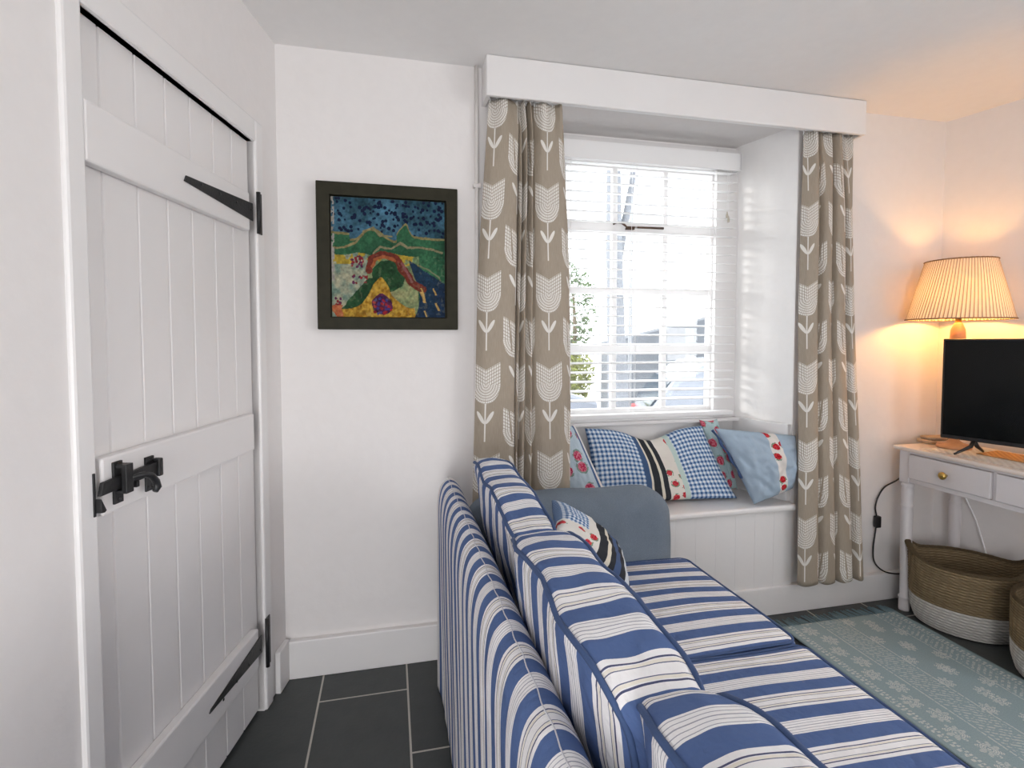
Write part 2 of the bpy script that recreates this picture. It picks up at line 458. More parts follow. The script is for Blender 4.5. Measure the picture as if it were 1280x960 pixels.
def hinge(z0, z1, zt0, zt1, ut, pz0, pz1):
    e = MB().prism([S(ut, zt0, LF), S(ut - .008, zt1, LF), S(.196, z1, LF), S(.196, z0, LF)], lambda u, z, d: LW(u, d, z), LF, LF + .004).build('strap_hinge', M['iron'], door, bevel=.001)
    e['label'] = 'black iron strap hinge'
    MB().box(.155, .178, .010, .014, pz0, pz1).xf(LW).build('hinge_plate', M['iron'], e, bevel=.001)
    MB().tube([LW(.184, .016, pz0), LW(.184, .016, pz1)], .0065, 10).build('hinge_pin', M['iron'], e, smooth=True)
    for k in range(4):
        u = .23 + k * (ut - .25) / 3.4; zc = (z0 + z1) / 2 + ((zt0 + zt1) / 2 - (z0 + z1) / 2) * (u - .205) / (ut - .205)
        p = LW(u, LF + .004, zc); m = MB(); m.lathe([(.0045, 0), (.0035, .0012), (.0005, .002)], (0, 0, 0), 10)
        m.xf(lambda x, y, z: LW(u + x, LF + .004 + z, zc + y)).build('screw', M['iron'], e, smooth=True)
hinge(1.628, 1.684, 1.648, 1.664, .560, 1.591, 1.723)
hinge(.212, .272, .228, .236, .508, .155, .319)
# latch
def LS(dl):      # latch pieces: positions read at the wall face, carried to their own depth
    return lambda u, d, z: (lambda q: LW(q[0], LF + d, q[1]))(S(u, z, LF + dl))
lat = MB().prism([(.866, .936), (.858, .962), (.680, .967), (.680, .941)], lambda u, z, d: LS(.012)(u, d, z), .006, .014).build('latch_bar', M['iron'], door, bevel=.001)
lat['label'] = 'black iron latch bar'
box('latch_plate', M['iron'], (.702, .730, 0, .005, .906, .984), lat, .001, LS(.004))
box('latch_plate', M['iron'], (.802, .828, 0, .005, .908, .996), lat, .001, LS(.004))
MB().box(.784, .806, .016, .026, .924, .986).box(.784, .806, 0, .016, .978, .986).box(.784, .806, 0, .016, .924, .931).xf(LS(.016)).build('keeper', M['iron'], lat, bevel=.001)
MB().box(.680, .694, .002, .020, .932, .974).xf(LS(.012)).build('pivot', M['iron'], lat, bevel=.003)
f = LS(.03)
MB().tube([f(.768, .014, .946), f(.757, .030, .950), f(.742, .036, .950), f(.724, .038, .942), f(.712, .040, .926), f(.708, .040, .912), f(.716, .040, .904)], [.005, .006, .0065, .007, .0075, .0085, .006], 12).build('latch_handle', M['iron'], lat, smooth=True)
box('thumb_stop', M['iron'], (.762, .772, 0, .020, .928, .942), lat, .002, LS(.012))
for (u, z) in ((.815, .988), (.815, .916), (.723, .976), (.709, .976), (.723, .914), (.709, .914)):
    m = MB().lathe([(.0045, 0), (.0035, .0012), (.0005, .002)], (0, 0, 0), 10); m.xf(lambda x, y, q, u=u, z=z: LS(.004)(u + x, .005 + q, z + y)).build('screw', M['iron'], lat, smooth=True)
cat = tag(box('latch_catch', M['iron'], (.8925, .8975, .006, .0125, .905, .990), None, .0005, LW), 'black iron latch catch let into the white door frame beside the latch', 'latch catch')
MB().prism([(.881, .914), (.886, .911), (.894, .912), (.894, .940)], lambda u, z, d: LW(u, d, z), .008, .024).build('catch_hook', M['iron'], cat, bevel=.0005)

# ------------------------------------------------------------------ window in the alcove
win = bpy.data.objects.new('window_1', None); C.objects.link(win); win.location = (1.19, 2.36, .87); struct(win)
WY = 2.375
XL, XR = .785, 1.578
b = MB()
b.box(.69, XL, AY + .01, 2.43, .855, 2.19); b.box(XR, BX1 + .02, AY + .01, 2.43, .855, 2.19)
b.box(XL, XR, AY + .01, 2.43, 2.085, 2.19); b.box(XL, XR, AY + .01, 2.43, .855, .893)
b.build('window_frame', M['wood'], win, bevel=.004)
# four rows of three panes: bars at the measured heights
b = MB()
for x0, x1 in ((XL, XL + .022), (XR - .012, XR + .001)): b.box(x0, x1, 2.368, 2.40, .893, 2.085)
for xc in (1.0525, 1.318): b.box(xc - .0135, xc + .0135, 2.372, 2.398, .893, 2.085)
for z0, z1, dy in ((1.752, 1.806, -.010), (1.466, 1.496, .0005), (1.186, 1.220, -.0015), (.885, .915, -.004), (2.060, 2.09, 0)): b.box(XL, XR, 2.3705 + dy, 2.4015, z0, z1)
sash_o = b.build('sash', M['wood'], win, bevel=.003)
def glassf():
    return (.95, .97, .97)
gm = bpy.data.materials.new('window_glass'); gm.use_nodes = True; NT = gm.node_tree
NT.nodes.remove(NT.nodes['Principled BSDF']); tr = new('ShaderNodeBsdfTransparent'); gl = new('ShaderNodeBsdfGlossy'); gl.inputs['Roughness'].default_value = .02
mx = new('ShaderNodeMixShader'); mx.inputs[0].default_value = .05; tr.inputs[0].default_value = (.97, .98, .98, 1)
lk(tr.outputs[0], mx.inputs[1]); lk(gl.outputs[0], mx.inputs[2]); lk(mx.outputs[0], NT.nodes['Material Output'].inputs[0])
rows = ((.915, 1.186), (1.220, 1.466), (1.496, 1.752), (1.806, 2.062)); cols3 = ((.805, 1.040), (1.065, 1.305), (1.331, 1.567))
for z0, z1 in rows:
    for x0, x1 in cols3: box('pane', gm, (x0 - .002, x1 + .002, 2.384, 2.388, z0 - .002, z1 + .002), sash_o, bevel=0)
lt = MB().tube([(1.031, 2.345, 1.792), (1.045, 2.335, 1.799), (1.07, 2.333, 1.797), (1.088, 2.338, 1.788), (1.10, 2.342, 1.782)], [.004, .005, .005, .005, .004], 8)
lt.tube([(1.095, 2.342, 1.781), (1.20, 2.342, 1.783), (1.290, 2.342, 1.784)], [.0045, .005, .006], 8); lt.box(1.10, 1.14, 2.342, 2.362, 1.772, 1.780)
lt.build('latch', plain('old_brass_latch', (.08, .045, .03), .4, .6), sash_o, smooth=True)
struct(box('trim_2', M['wood'], (BX0 - .02, BX1 - .012, 2.285, AY + .03, .845, .862), bevel=.004))   # window sill nosing

# venetian blind
bl = thing('venetian_blind', (1.17, 2.31, 2.05), 'white slatted blind lowered over the whole sash window', 'blind')
BXa, BXb = .705, 1.650
box('valance', M['blind'], (.70, 1.655, 2.262, 2.272, 2.058, 2.140), bl, .003)
box('valance_return', M['blind'], (1.647, 1.657, 2.262, 2.318, 2.058, 2.140), bl, .002)
box('head_rail', M['blind'], (.71, 1.645, 2.285, 2.330, 2.085, 2.125), bl, .002)
b = MB(); b2z = 2.058
nsl = 26
for k in range(nsl):
    z = 2.056 - k * .0436
    if z < .93: break
    t = math.radians(6)
    for j in range(4):
        pass
    def sl(u, v, z=z):
        y = (v - .5) * .048; return (BXa + (BXb - BXa) * u, 2.308 + y * COS(t), z + y * SIN(t) + .0025 * (1 - (2 * v - 1) ** 2))
    o = len(b.v)
    b.grid(1, 4, sl); b.grid(1, 4, lambda u, v, z=z: (lambda p: (p[0], p[1], p[2] - .0028))(sl(u, v)))
    n0 = o; n1 = o + 10
    for q in range(4):
        for e in (0, 1): b.f.append((n0 + q * 2 + e, n0 + q * 2 + 2 + e, n1 + q * 2 + 2 + e, n1 + q * 2 + e))
    b.f.append((n0, n0 + 1, n1 + 1, n1)); b.f.append((n0 + 8, n0 + 9, n1 + 9, n1 + 8))
b.build('slats', M['blind'], bl)
box('bottom_rail', M['blind'], (BXa, BXb, 2.284, 2.332, .878, .898), bl, .004)
for x in (.80, 1.121, 1.536):
    m = MB()
    for dy in (-.026, .026): m.tube([(x, 2.308 + dy, 2.09), (x, 2.308 + dy, .89)], .0009, 5)
    m.tube([(x + .006, 2.308, 2.09), (x + .006, 2.308, .89)], .0008, 5)
    m.build('ladder_cord', M['blind'], bl)
m = MB(); m.tube([(1.592, 2.278, 2.07), (1.592, 2.278, 1.86)], .0009, 5); m.tube([(1.600, 2.278, 2.07), (1.600, 2.278, 1.84)], .0009, 5); m.build('pull_cord', M['blind'], bl)
MB().lathe([(.002, .03), (.006, .012), (.005, 0)], (1.592, 2.278, 1.835), 10).lathe([(.002, .03), (.006, .012), (.005, 0)], (1.600, 2.278, 1.815), 10).build('cord_pull', plain('cord_toggle', (.55, .5, .42), .5), bl, smooth=True)

# window seat
ws = thing('window_seat', (1.19, 2.1, 0), 'white boarded window seat under the sash window', 'window seat')
m = MB(); xs = [.60 + k * .0985 for k in range(13)]
for a, c in zip(xs[:-1], xs[1:]): m.prism([(a, 2.05), (a, 2.0288), (a + .001, 2.028), (c - .001, 2.028), (c, 2.0288), (c, 2.05)], lambda p, q, d: (p, q, d), .125, .475)
m.build('front_panel', M['wood'], ws)
box('lid', M['wood'], (AX0 + .002, AX1 - .003, 2.000, 2.30, .477, .506), ws, .010, None)
m = MB(); m.box(BX0 + .01, BX1 - .02, 2.318, 2.336, .506, .846)
m.build('back_panel', M['wood'], ws, bevel=.003)
m = MB(); m.prism([(AX1 - .002, 2.050), (AX1 - .002 - .018, 2.050), (1.664, 2.336), (1.695, 2.336)], lambda p, q, d: (p, q, d), .506, .862)
m.build('side_panel', M['wood'], ws, bevel=.003)

# pelmet, pipe
pel = thing('pelmet', (1.19, 1.95, 2.14), 'white boxed pelmet board above the curtains', 'pelmet')
box('front_board', M['wood'], (.352, 2.035, 1.938, 1.956, 2.142, 2.288), pel, .004)
box('end_board', M['wood'], (.352, .368, 1.956, 2.046, 2.142, 2.288), pel, .002)
box('end_board', M['wood'], (2.019, 2.035, 1.956, 2.046, 2.142, 2.288), pel, .002)
trk = thing('curtain_track', (1.19, 2.0, 2.17), 'white curtain track running under the pelmet', 'curtain track')
box('rail', M['blind'], (.40, 2.00, 1.992, 2.004, 2.160, 2.172), trk, .002)
for k in range(18):
    x = (.375 + k * .035) if k < 9 else (1.765 + (k - 9) * .029)
    MB().tube([(x, 1.998, 2.166), (x, 1.994, 2.150), (x, 1.998, 2.142)], .0022, 6).build('glider', M['blind'], trk, smooth=True)
pp = thing('wall_pipe', (.335, 2.03, 0), 'thin white painted pipe running up the wall beside the pelmet', 'pipe')
MB().tube([(.330, 2.033, 2.288), (.331, 2.034, 1.6), (.322, 2.034, .9), (.318, 2.034, .14)], .008, 12).build('pipe', M['copper'], pp, smooth=True)
for z in (1.83, .80): box('clip', M['copper'], (.314 if z < 1 else .316, .346, 2.022, 2.046, z, z + .016), pp, .003)

# ------------------------------------------------------------------ curtains
def cspline(P, u):
    for i in range(len(P) - 1):
        if u <= P[i + 1][0] or i == len(P) - 2: break
    a, b_, c, d = P[max(0, i - 1)], P[i], P[i + 1], P[min(len(P) - 1, i + 2)]; t = (u - b_[0]) / (c[0] - b_[0]); o = []
    h = c[0] - b_[0]
    for k in (1, 2):
        m1 = (c[k] - a[k]) / max(1e-6, c[0] - a[0]) * h; m2 = (d[k] - b_[k]) / max(1e-6, d[0] - b_[0]) * h
        o.append((2 * t ** 3 - 3 * t * t + 1) * b_[k] + (t ** 3 - 2 * t * t + t) * m1 + (-2 * t ** 3 + 3 * t * t) * c[k] + (t ** 3 - t * t) * m2)
    return o
def curtain(name, top, mid, bot, zb, clothw, P, seed, uoff, nple):
    z1 = 2.152; NU, NV = 300, 90
    def fn(u, v):
        z = z1 + (zb - z1) * v; t = v
        f = lambda a, b_, c: a + (b_ - a) * min(1, t / .42) + (0 if t < .42 else (c - b_) * (t - .42) / .58)
        a, c = f(top[0], mid[0], bot[0]), f(top[1], mid[1], bot[1])
        uu_ = min(1, max(0, u + .012 * SIN(v * 5 + seed) * SIN(PI * u)))
        fx, fy = cspline(P, uu_)
        tight = max(0, 1 - v / .16)
        fy2 = fy * (1 - .35 * tight) + tight * .55 * SIN(2 * PI * nple * u)
        fx = fx + .02 * nz(u * 4, v * 2.5, seed) * SIN(PI * u) - .035 * max(0, 1 - v / .07) * SIN(PI * u)
        y = 1.995 - .027 * min(1, v * 1.4) + max(-.031, min(.031, .028 * fy2 * (.8 + .2 * SIN(v * 4 + u * 3)))) + .0035 * nz(u * 8, v * 5, seed + 3)
        return (a + (c - a) * fx, y, z - (.005 * SIN(u * 23) if v > .98 else 0))
    m = MB(); m.grid(NU, NV, fn, lambda u, v: (u * clothw + uoff, (zb - z1) * v + 2))
    o = m.build(name, M['curtain'], smooth=True)
    so = o.modifiers.new('thick', 'SOLIDIFY'); so.thickness = .0016; so.offset = 0
    return o
PL = [(0, 0, .4), (.05, .07, -.5), (.13, .20, -.85), (.20, .33, -.8), (.25, .40, -.1), (.31, .405, 1.), (.37, .43, -.7), (.43, .455, .9), (.49, .49, -.8), (.54, .52, .8), (.60, .565, -.7), (.66, .59, .9), (.72, .63, .1), (.76, .69, -.6), (.84, .81, -.8), (.92, .93, -.8), (1, 1, .2)]
PR = [(0, 0, .5), (.05, .06, -.4), (.16, .24, -.8), (.22, .30, .3), (.27, .31, 1), (.33, .36, -.7), (.42, .50, -.8), (.48, .55, .7), (.52, .57, .9), (.58, .62, -.8), (.68, .78, -.7), (.74, .82, .6), (.79, .84, .9), (.85, .89, -.7), (.94, .98, -.4), (1, 1, .5)]
c1 = curtain('curtain', (.372, .662), (.327, .690), (.300, .692), .60, .70, PL, 3, .02, 6)
tag(c1, 'taupe tulip print curtain at the left of the window, behind the sofa arm', 'curtain', 'curtains')
c2 = curtain('curtain', (1.772, 2.010), (1.757, 2.040), (1.770, 2.117), .150, .64, PR, 11, .03, 6)
tag(c2, 'taupe tulip print curtain at the right of the window, between seat and lamp table', 'curtain', 'curtains')

# ------------------------------------------------------------------ picture
pic = thing('painting', (0, 2.04, 1.29), 'square painting of green hills and starry blue sky in a dark wooden frame', 'painting')
fx0, fx1, fz0, fz1 = -.253, .253, 1.286, 1.815; ix0, ix1, iz0, iz1 = -.207, .210, 1.330, 1.768
frm = plain('dark_olive_wood', (.026, .024, .014), .6, spec=.2, var=.35, vs=30, bump=.001)
m = MB()
def mitre(m, o, i, y0, y1):
    V = []
    for y, q in ((y0, 0), (y1, 0)):
        V += [(o[0], y, o[2]), (o[1], y, o[2]), (o[1], y, o[3]), (o[0], y, o[3]), (i[0], y, i[2]), (i[1], y, i[2]), (i[1], y, i[3]), (i[0], y, i[3])]
    F = []
    for k in range(4):
        j = (k + 1) % 4
        F += [(k, j, 4 + j, 4 + k), (8 + k, 12 + k, 12 + j, 8 + j), (k, 8 + k, 8 + j, j), (4 + k, 4 + j, 12 + j, 12 + k)]
    m.add(V, F)
mitre(m, (fx0, fx1, fz0, fz1), (ix0, ix1, iz0, iz1), 2.008, 2.043)
m.build('frame', frm, pic, bevel=.003)
N = 250
U, Vv = np.meshgrid(np.linspace(0, 1, N + 1), np.linspace(0, 1, N + 1))
rg = np.random.RandomState(4)
def vn(s, seed, o=3):
    r = np.random.RandomState(seed); out = np.zeros_like(U); amp = 1; tot = 0
    for k in range(o):
        n = int(s * 2 ** k) + 2; g = r.rand(n + 1, n + 1); x = U * (n - 1); y = Vv * (n - 1); i = x.astype(int); j = y.astype(int); fx = x - i; fy = y - j
        fx = fx * fx * (3 - 2 * fx); fy = fy * fy * (3 - 2 * fy)
        out += amp * ((g[j, i] * (1 - fx) + g[j, i + 1] * fx) * (1 - fy) + (g[j + 1, i] * (1 - fx) + g[j + 1, i + 1] * fx) * fy); tot += amp; amp *= .5
    return out / tot
def blend(img, mask, col, soft=None):
    mask = mask[..., None] * 1.0; c = np.array(col); img[:] = img * (1 - mask) + (c if c.ndim == 3 else c[None, None]) * mask
def lerpc(t, a, b_): return np.array(a)[None, None] * (1 - t[..., None]) + np.array(b_)[None, None] * t[..., None]
n1, n2, n3 = vn(5, 1), vn(14, 2), vn(40, 5, 2)
uu, vv = U + (n2 - .5) * .03, Vv + (vn(9, 8) - .5) * .03
img = lerpc(np.clip(n1 * 1.6 - .4 + (.25 - abs(U - .45)) * .8, 0, 1), (.02, .07, .10), (.09, .24, .36))
img = img * (.7 + .6 * n3[..., None])
for k in range(150):
    cx, cy = rg.rand(), .70 + .30 * rg.rand(); r = .009 + .008 * rg.rand()
    blend(img, ((U - cx) ** 2 + (Vv - cy) ** 2 < r * r), (.004, .012, .05))
ridge = .68 + .05 * np.cos((uu - .36) * 15) * (abs(uu - .36) < .21) + .11 * np.exp(-((uu - .64) / .05) ** 2) - .02 * (uu - .5)
blend(img, vv < ridge + .02, (.28, .24, .10)); blend(img, vv < ridge, lerpc(n1, (.015, .08, .04), (.05, .20, .09)))
def curve(pts, w, col, irr=.5):
    for (a, b_) in zip(pts[:-1], pts[1:]):
        a = np.array(a); b_ = np.array(b_); d = b_ - a; t = np.clip(((uu - a[0]) * d[0] + (vv - a[1]) * d[1]) / (d @ d), 0, 1)
        dist = np.hypot(uu - a[0] - t * d[0], vv - a[1] - t * d[1]); blend(img, (dist < w * (1 - irr * (n3 - .3))), col)
curve([(0, .57), (.1, .58), (.2, .63), (.27, .70)], .009, (.32, .26, .12)); curve([(.27, .72), (.36, .76), (.42, .70), (.52, .69)], .008, (.3, .26, .13))
curve([(.36, .54), (.42, .60), (.52, .58), (.6, .64), (.66, .60), (.8, .61), (.97, .56)], .010, (.30, .27, .15))
curve([(.75, .45), (.85, .42), (.95, .36), (1, .25)], .006, (.2, .22, .12))
low = vv < .53 - .01 * np.sin(uu * 20)
pal = lerpc(np.clip(n2 * 2 - .5, 0, 1), (.16, .26, .12), (.42, .42, .20)); pal = pal * (.75 + .5 * n3[..., None])
pal2 = lerpc(np.clip(vn(18, 9) * 2.2 - .6, 0, 1), (.20, .30, .24), (.52, .50, .34))
blend(img, low & (uu < .76), np.where((uu < .3)[..., None], pal2, pal))
blend(img, low & (vv > .44) & (uu < .76) & (n2 > .42), (.50, .36, .04))
blend(img, (uu > .72 + .05 * np.sin(vv * 9)) & (vv < .46 - (uu - .72) * .55), lerpc(n1, (.006, .02, .06), (.012, .05, .10)))
blend(img, (((uu - .49) / .145) ** 2 + ((vv - .35) / .13) ** 2 < 1) | ((abs(uu - .10 - vv * .85) < .075 - .0 * vv) & (vv < .33)), lerpc(n2, (.008, .04, .015), (.03, .12, .04)))
curve([(.32, .40), (.34, .49), (.44, .53), (.56, .50), (.64, .38), (.70, .29), (.80, .24)], .036, (.20, .035, .02), .35)
curve([(.35, .43), (.37, .48), (.45, .51), (.55, .48)], .016, (.42, .12, .04), .6)
curve([(.61, .46), (.66, .37), (.70, .30)], .012, (.30, .10, .10))
for k in range(60):
    cx, cy = (.17 + .1 * rg.rand(), .42 + .09 * rg.rand()) if k < 25 else ((.18 + .12 * rg.rand(), .29 + .06 * rg.rand()) if k < 45 else (.02 + .1 * rg.rand(), .08 + .07 * rg.rand()))
    blend(img, (uu - cx) ** 2 + (vv - cy) ** 2 < (.006 + .007 * rg.rand()) ** 2, (.28, .02, .03) if k % 3 else (.12, .02, .08))
blend(img, ((uu > .05) & (vv < .03 + .26 * np.exp(-((uu - .42) / .13) ** 2) + .04 * (uu < .72)) & (uu < .73)), lerpc(np.clip(n3 * 1.8 - .4, 0, 1), (.34, .16, .01), (.74, .46, .06)))
blend(img, (((uu - .435) / .09) ** 2 + ((vv - .105) / .095) ** 2 < 1), lerpc(np.clip(n3 * 2 - .5, 0, 1), (.03, .008, .05), (.16, .02, .08)))
for k in range(26):
    cx, cy = .36 + .15 * rg.rand(), .02 + .15 * rg.rand(); blend(img, (uu - cx) ** 2 + (vv - cy) ** 2 < .00016, (.42, .02, .03) if k % 2 else (.05, .04, .22))
blend(img, (uu < .09) & (vv < .10) & (uu + vv > .05), lerpc(n3, (.45, .06, .02), (.6, .25, .1)))
for cx, cy, r in ((.80, .17, .03), (.905, .23, .018), (.93, .10, .022), (.82, .03, .016), (.72, .06, .01), (.79, .22, .018)):
    blend(img, (abs(uu - cx + (vv - cy) * .4) < r * .45) & (abs(vv - cy) < r * 1.6), (.62, .40, .12))
blend(img, (U < .02 + .008 * n3) & (Vv > .3) & (n3 > .45), (.45, .42, .38))
tx = vn(60, 21, 2) * .6 + vn(30, 22, 3) * .4
img = img * (.35 + 1.3 * tx[..., None]) + (vn(35, 23)[..., None] > .66) * np.array((.05, .05, .03)) * (Vv < .53)[..., None]
cols_ = np.clip(img * .62, 0, 1).reshape(-1, 3)
m = MB(); hs = (n3 * .004 + n2 * .003).reshape(-1)
idx = [0]
def pf(u, v):
    k = idx[0]; idx[0] += 1
    return (ix0 + .004 + (ix1 - ix0 - .010) * u, 2.022 - hs[k], iz0 + .002 + (iz1 - iz0 - .006) * v)
m.grid(N, N, pf)
def cv():
    n = new('ShaderNodeVertexColor'); n.layer_name = 'Col'; return n.outputs[0]
pm = material('thick_glossy_paint', cv, .5, spec=.12)
pn = m.build('canvas', pm, pic, smooth=True, cols=cols_)
box('backing', frm, (fx0 + .01, fx1 - .01, 2.030, 2.042, fz0 + .01, fz1 - .01), pic, 0)

# ------------------------------------------------------------------ sofa
sofa = thing('sofa', (.6, .85, 0), 'long sofa in blue and white striped covers in front of the window', 'sofa')
SY0, SY1 = -.22, 1.845
prof = [(.166, .008), (.164, .12), (.161, .28), (.158, .44), (.156, .58), (.155, .66), (.157, .705), (.163, .738), (.174, .760), (.190, .771), (.206, .768), (.221, .755), (.232, .735), (.238, .70), (.240, .62), (.242, .45), (.244, .2), (.244, .01)]
def cr(P, k=3):
    o = []
    for i in range(len(P) - 1):
        a, b_, c, d = P[max(0, i - 1)], P[i], P[i + 1], P[min(len(P) - 1, i + 2)]
        for q in range(k):
            t = q / k; o.append(tuple(.5 * (2 * b_[m] + (c[m] - a[m]) * t + (2 * a[m] - 5 * b_[m] + 4 * c[m] - d[m]) * t * t + (3 * b_[m] - a[m] - 3 * c[m] + d[m]) * t ** 3) for m in (0, 1)))
    return o + [P[-1]]
prof = cr(prof)
m = MB(); n = len(prof); NY = 190
V = []; UV = []; F = []
for j in range(NY + 1):
    t = j / NY
    for i, (x, z) in enumerate(prof):
        ye = SY1 + .055 * (1 - min(1, z / .6)) ** 2
        yr = SY0 + (SY1 - SY0) * t
        y = SY0 + (ye - SY0) * (1 - (1 - t) ** 1.0) if False else yr + (ye - SY1) * max(0, (t - .93) / .07)
        k = max(0, 1 - z / .62)
        fold = -.007 * k * abs(nz(yr * 11, z * .8, 5)) - .003 * nz(yr * 24, z * 1.5, 2)
        e = max(0, (t - .985) / .015)
        xx = x + (fold if i < 24 else fold * .3) - (.016 * k * max(0, (t - .95) / .05) if i < 24 else 0)
        xx = xx + (.200 - xx) * e * .35; zz = z - .012 * e * (z > .6) + .003 * nz(yr * 9, z * 4, 9)
        V.append((xx, y, zz)); UV.append((yr, z))
for j in range(NY):
    for i in range(n - 1): F.append((j * n + i, j * n + i + 1, (j + 1) * n + i + 1, (j + 1) * n + i))
    F.append((j * n + n - 1, j * n, (j + 1) * n, (j + 1) * n + n - 1))
F.append(tuple(range(n))); F.append(tuple(NY * n + i for i in range(n)))
m.add(V, F, UV); m.build('back_cover', M['stripe_frame'], sofa, smooth=True)
m = MB(); m.tube([(.191 + .0015 * SIN(k), SY0 + (SY1 - .02 - SY0) * k / 160, .7718 + .003 * nz((SY0 + (SY1 - .02 - SY0) * k / 160) * 9, .77 * 4, 9)) for k in range(161)], .0011, 5)
m.build('seam', plain('seam_thread', (.62, .62, .66), .9), sofa, smooth=True)
# base with skirt
m = MB()
def sk(u, v):
    y = SY0 + (1.90 - SY0) * u; z = .015 + .30 * (1 - v); return (1.000 + .006 * nz(y * 18, z, 1) * (v), y, z)
m.grid(160, 6, sk, lambda u, v: (SY0 + (1.90 - SY0) * u, v))
base_o = m.build('front_skirt', M['stripe_seat'], sofa, smooth=True); base_o.modifiers.new('t', 'SOLIDIFY').thickness = .004
box('base', M['stripe_seat'], (.244, .992, SY0, 1.90, .03, .335), sofa, .01)
# seat cushions
def wr(seed, a=.004, s=7):
    return lambda w: w + Vector((nz(w.x, w.y, w.z + seed, s), nz(w.x + 9, w.y, w.z + seed, s), 1.3 * nz(w.x, w.y + 5, w.z + seed, s))) * a
def loop_rect(c, hy, hz, x, r, warp, nseg=10, ax='x'):
    pts = []
    for qy, qz, a0 in ((1, 1, 0), (-1, 1, PI / 2), (-1, -1, PI), (1, -1, 1.5 * PI)):
        for k in range(nseg + 1):
            a = a0 + PI / 2 * k / nseg; pts.append((qy * (hy - r) + r * COS(a), qz * (hz - r) + r * SIN(a)))
    out = []
    for i in range(len(pts)):
        a = pts[i]; b_ = pts[(i + 1) % len(pts)]; L = math.hypot(b_[0] - a[0], b_[1] - a[1]); k = max(1, int(L / .02))
        for j in range(k): out.append((a[0] + (b_[0] - a[0]) * j / k, a[1] + (b_[1] - a[1]) * j / k))
    P = []
    for p, q in out:
        w = Vector((c[0] + x, c[1] + p, c[2] + q)) if ax == 'x' else Vector((c[0] + q, c[1] + p, c[2] + x))
        P.append(warp(w))
    return P
for (y0, y1, mt, sd) in ((1.150, 1.712, 'stripe_seat2', 1), (.565, 1.145, 'stripe_seat', 2), (-.02, .56, 'stripe_seat', 3)):
    c = ((.385 + 1.048) / 2, (y0 + y1) / 2, .394); h = ((1.048 - .385) / 2, (y1 - y0) / 2, .066); w_ = wr(sd, .003, 5)
    cu = MB().softbox(c, h, .030, (.004, .0, .016), 30, w_).build('seat_cushion', M[mt], sofa, smooth=True, weld=True)
    MB().tube(loop_rect(c, h[1] - .004, h[0] - .005, .058, .035, w_, ax='z'), .004, 7, True).build('piping', M['piping'], cu, smooth=True)
    MB().tube(loop_rect(c, h[1] - .004, h[0] - .005, -.058, .035, w_, ax='z'), .004, 7, True).build('piping', M['piping'], cu, smooth=True)
# back cushions: (y0,y1, x centre top, top z, lean, yaw)
def bcush(y0, y1, xc, zt, th, lean, yaw, mt, sd, zb=.455, curl=0, tilt=0):
    H = (zt - zb) / 2; c = Vector((xc, (y0 + y1) / 2, zb + H)); h = (th / 2, (y1 - y0) / 2, H); wn = wr(sd, .009, 8)
    def warp(w):
        w = wn(w); w = w + Vector((nz(w.x, w.y, w.z + sd, 21), nz(w.x + 5, w.y, w.z + sd, 21), nz(w.x, w.y + 5, w.z + sd, 21))) * .0035; d = w - c
        s = (1 - (d.y / h[1]) ** 2)
        d.z += .012 * s * (1 if d.z > 0 else 0) * max(0, d.z / H) + tilt * d.y * max(0, d.z / H)
        q = abs(d.y / h[1]); d.z -= .034 * q ** 5 * max(0, d.z / H); d.x *= 1 - .22 * q ** 6
        d.x += -lean * (d.z - H)             # leans: bottom further into the seat
        e = max(0, d.z / H - .3) * max(0, -d.y / h[1] - .55); d.x += curl * e; d.z -= abs(curl) * .7 * e
        d = Matrix.Rotation(yaw, 3, 'Z') @ d
        return c + d
    cu = MB().softbox(c, h, .022, (.036, .004, .006), 34, warp).build('back_cushion', M[mt], sofa, smooth=True, weld=True)
    for sx in (-1, 1):
        MB().tube(loop_rect(c, h[1] - .006, H - .006, sx * (h[0] - .003), .035, warp), .0045, 7, True).build('piping', M['piping'], cu, smooth=True)
    return cu
bcush(1.075, 1.705, .308, .850, .112, .28, -.02, 'stripe_cush', 21, tilt=.09)
bcush(.525, 1.080, .292, .862, .132, .28, .0, 'stripe_cush', 22)
bcush(-.03, .555, .318, .862, .124, .28, .02, 'stripe_near', 23)
# far arm in a denim cover
def armw(w):
    d = w - Vector((.62, 1.82, .5))
    f = max(0, (w.x - .9) / .12)
    return w + Vector((.005 * nz(w.y * 9, w.z * 9, 3), .006 * nz(w.x * 6, w.z * 6, 1), .006 * nz(w.x * 6, w.y * 6, 2) - .010 * f))
m = MB().softbox((.640, 1.822, .355), (.382, .104, .335), .090, (.010, .012, .006), 34, armw)
m.build('arm', M['denim'], sofa, smooth=True, weld=True)['label'] = 'rolled arm in a grey-blue denim cover'

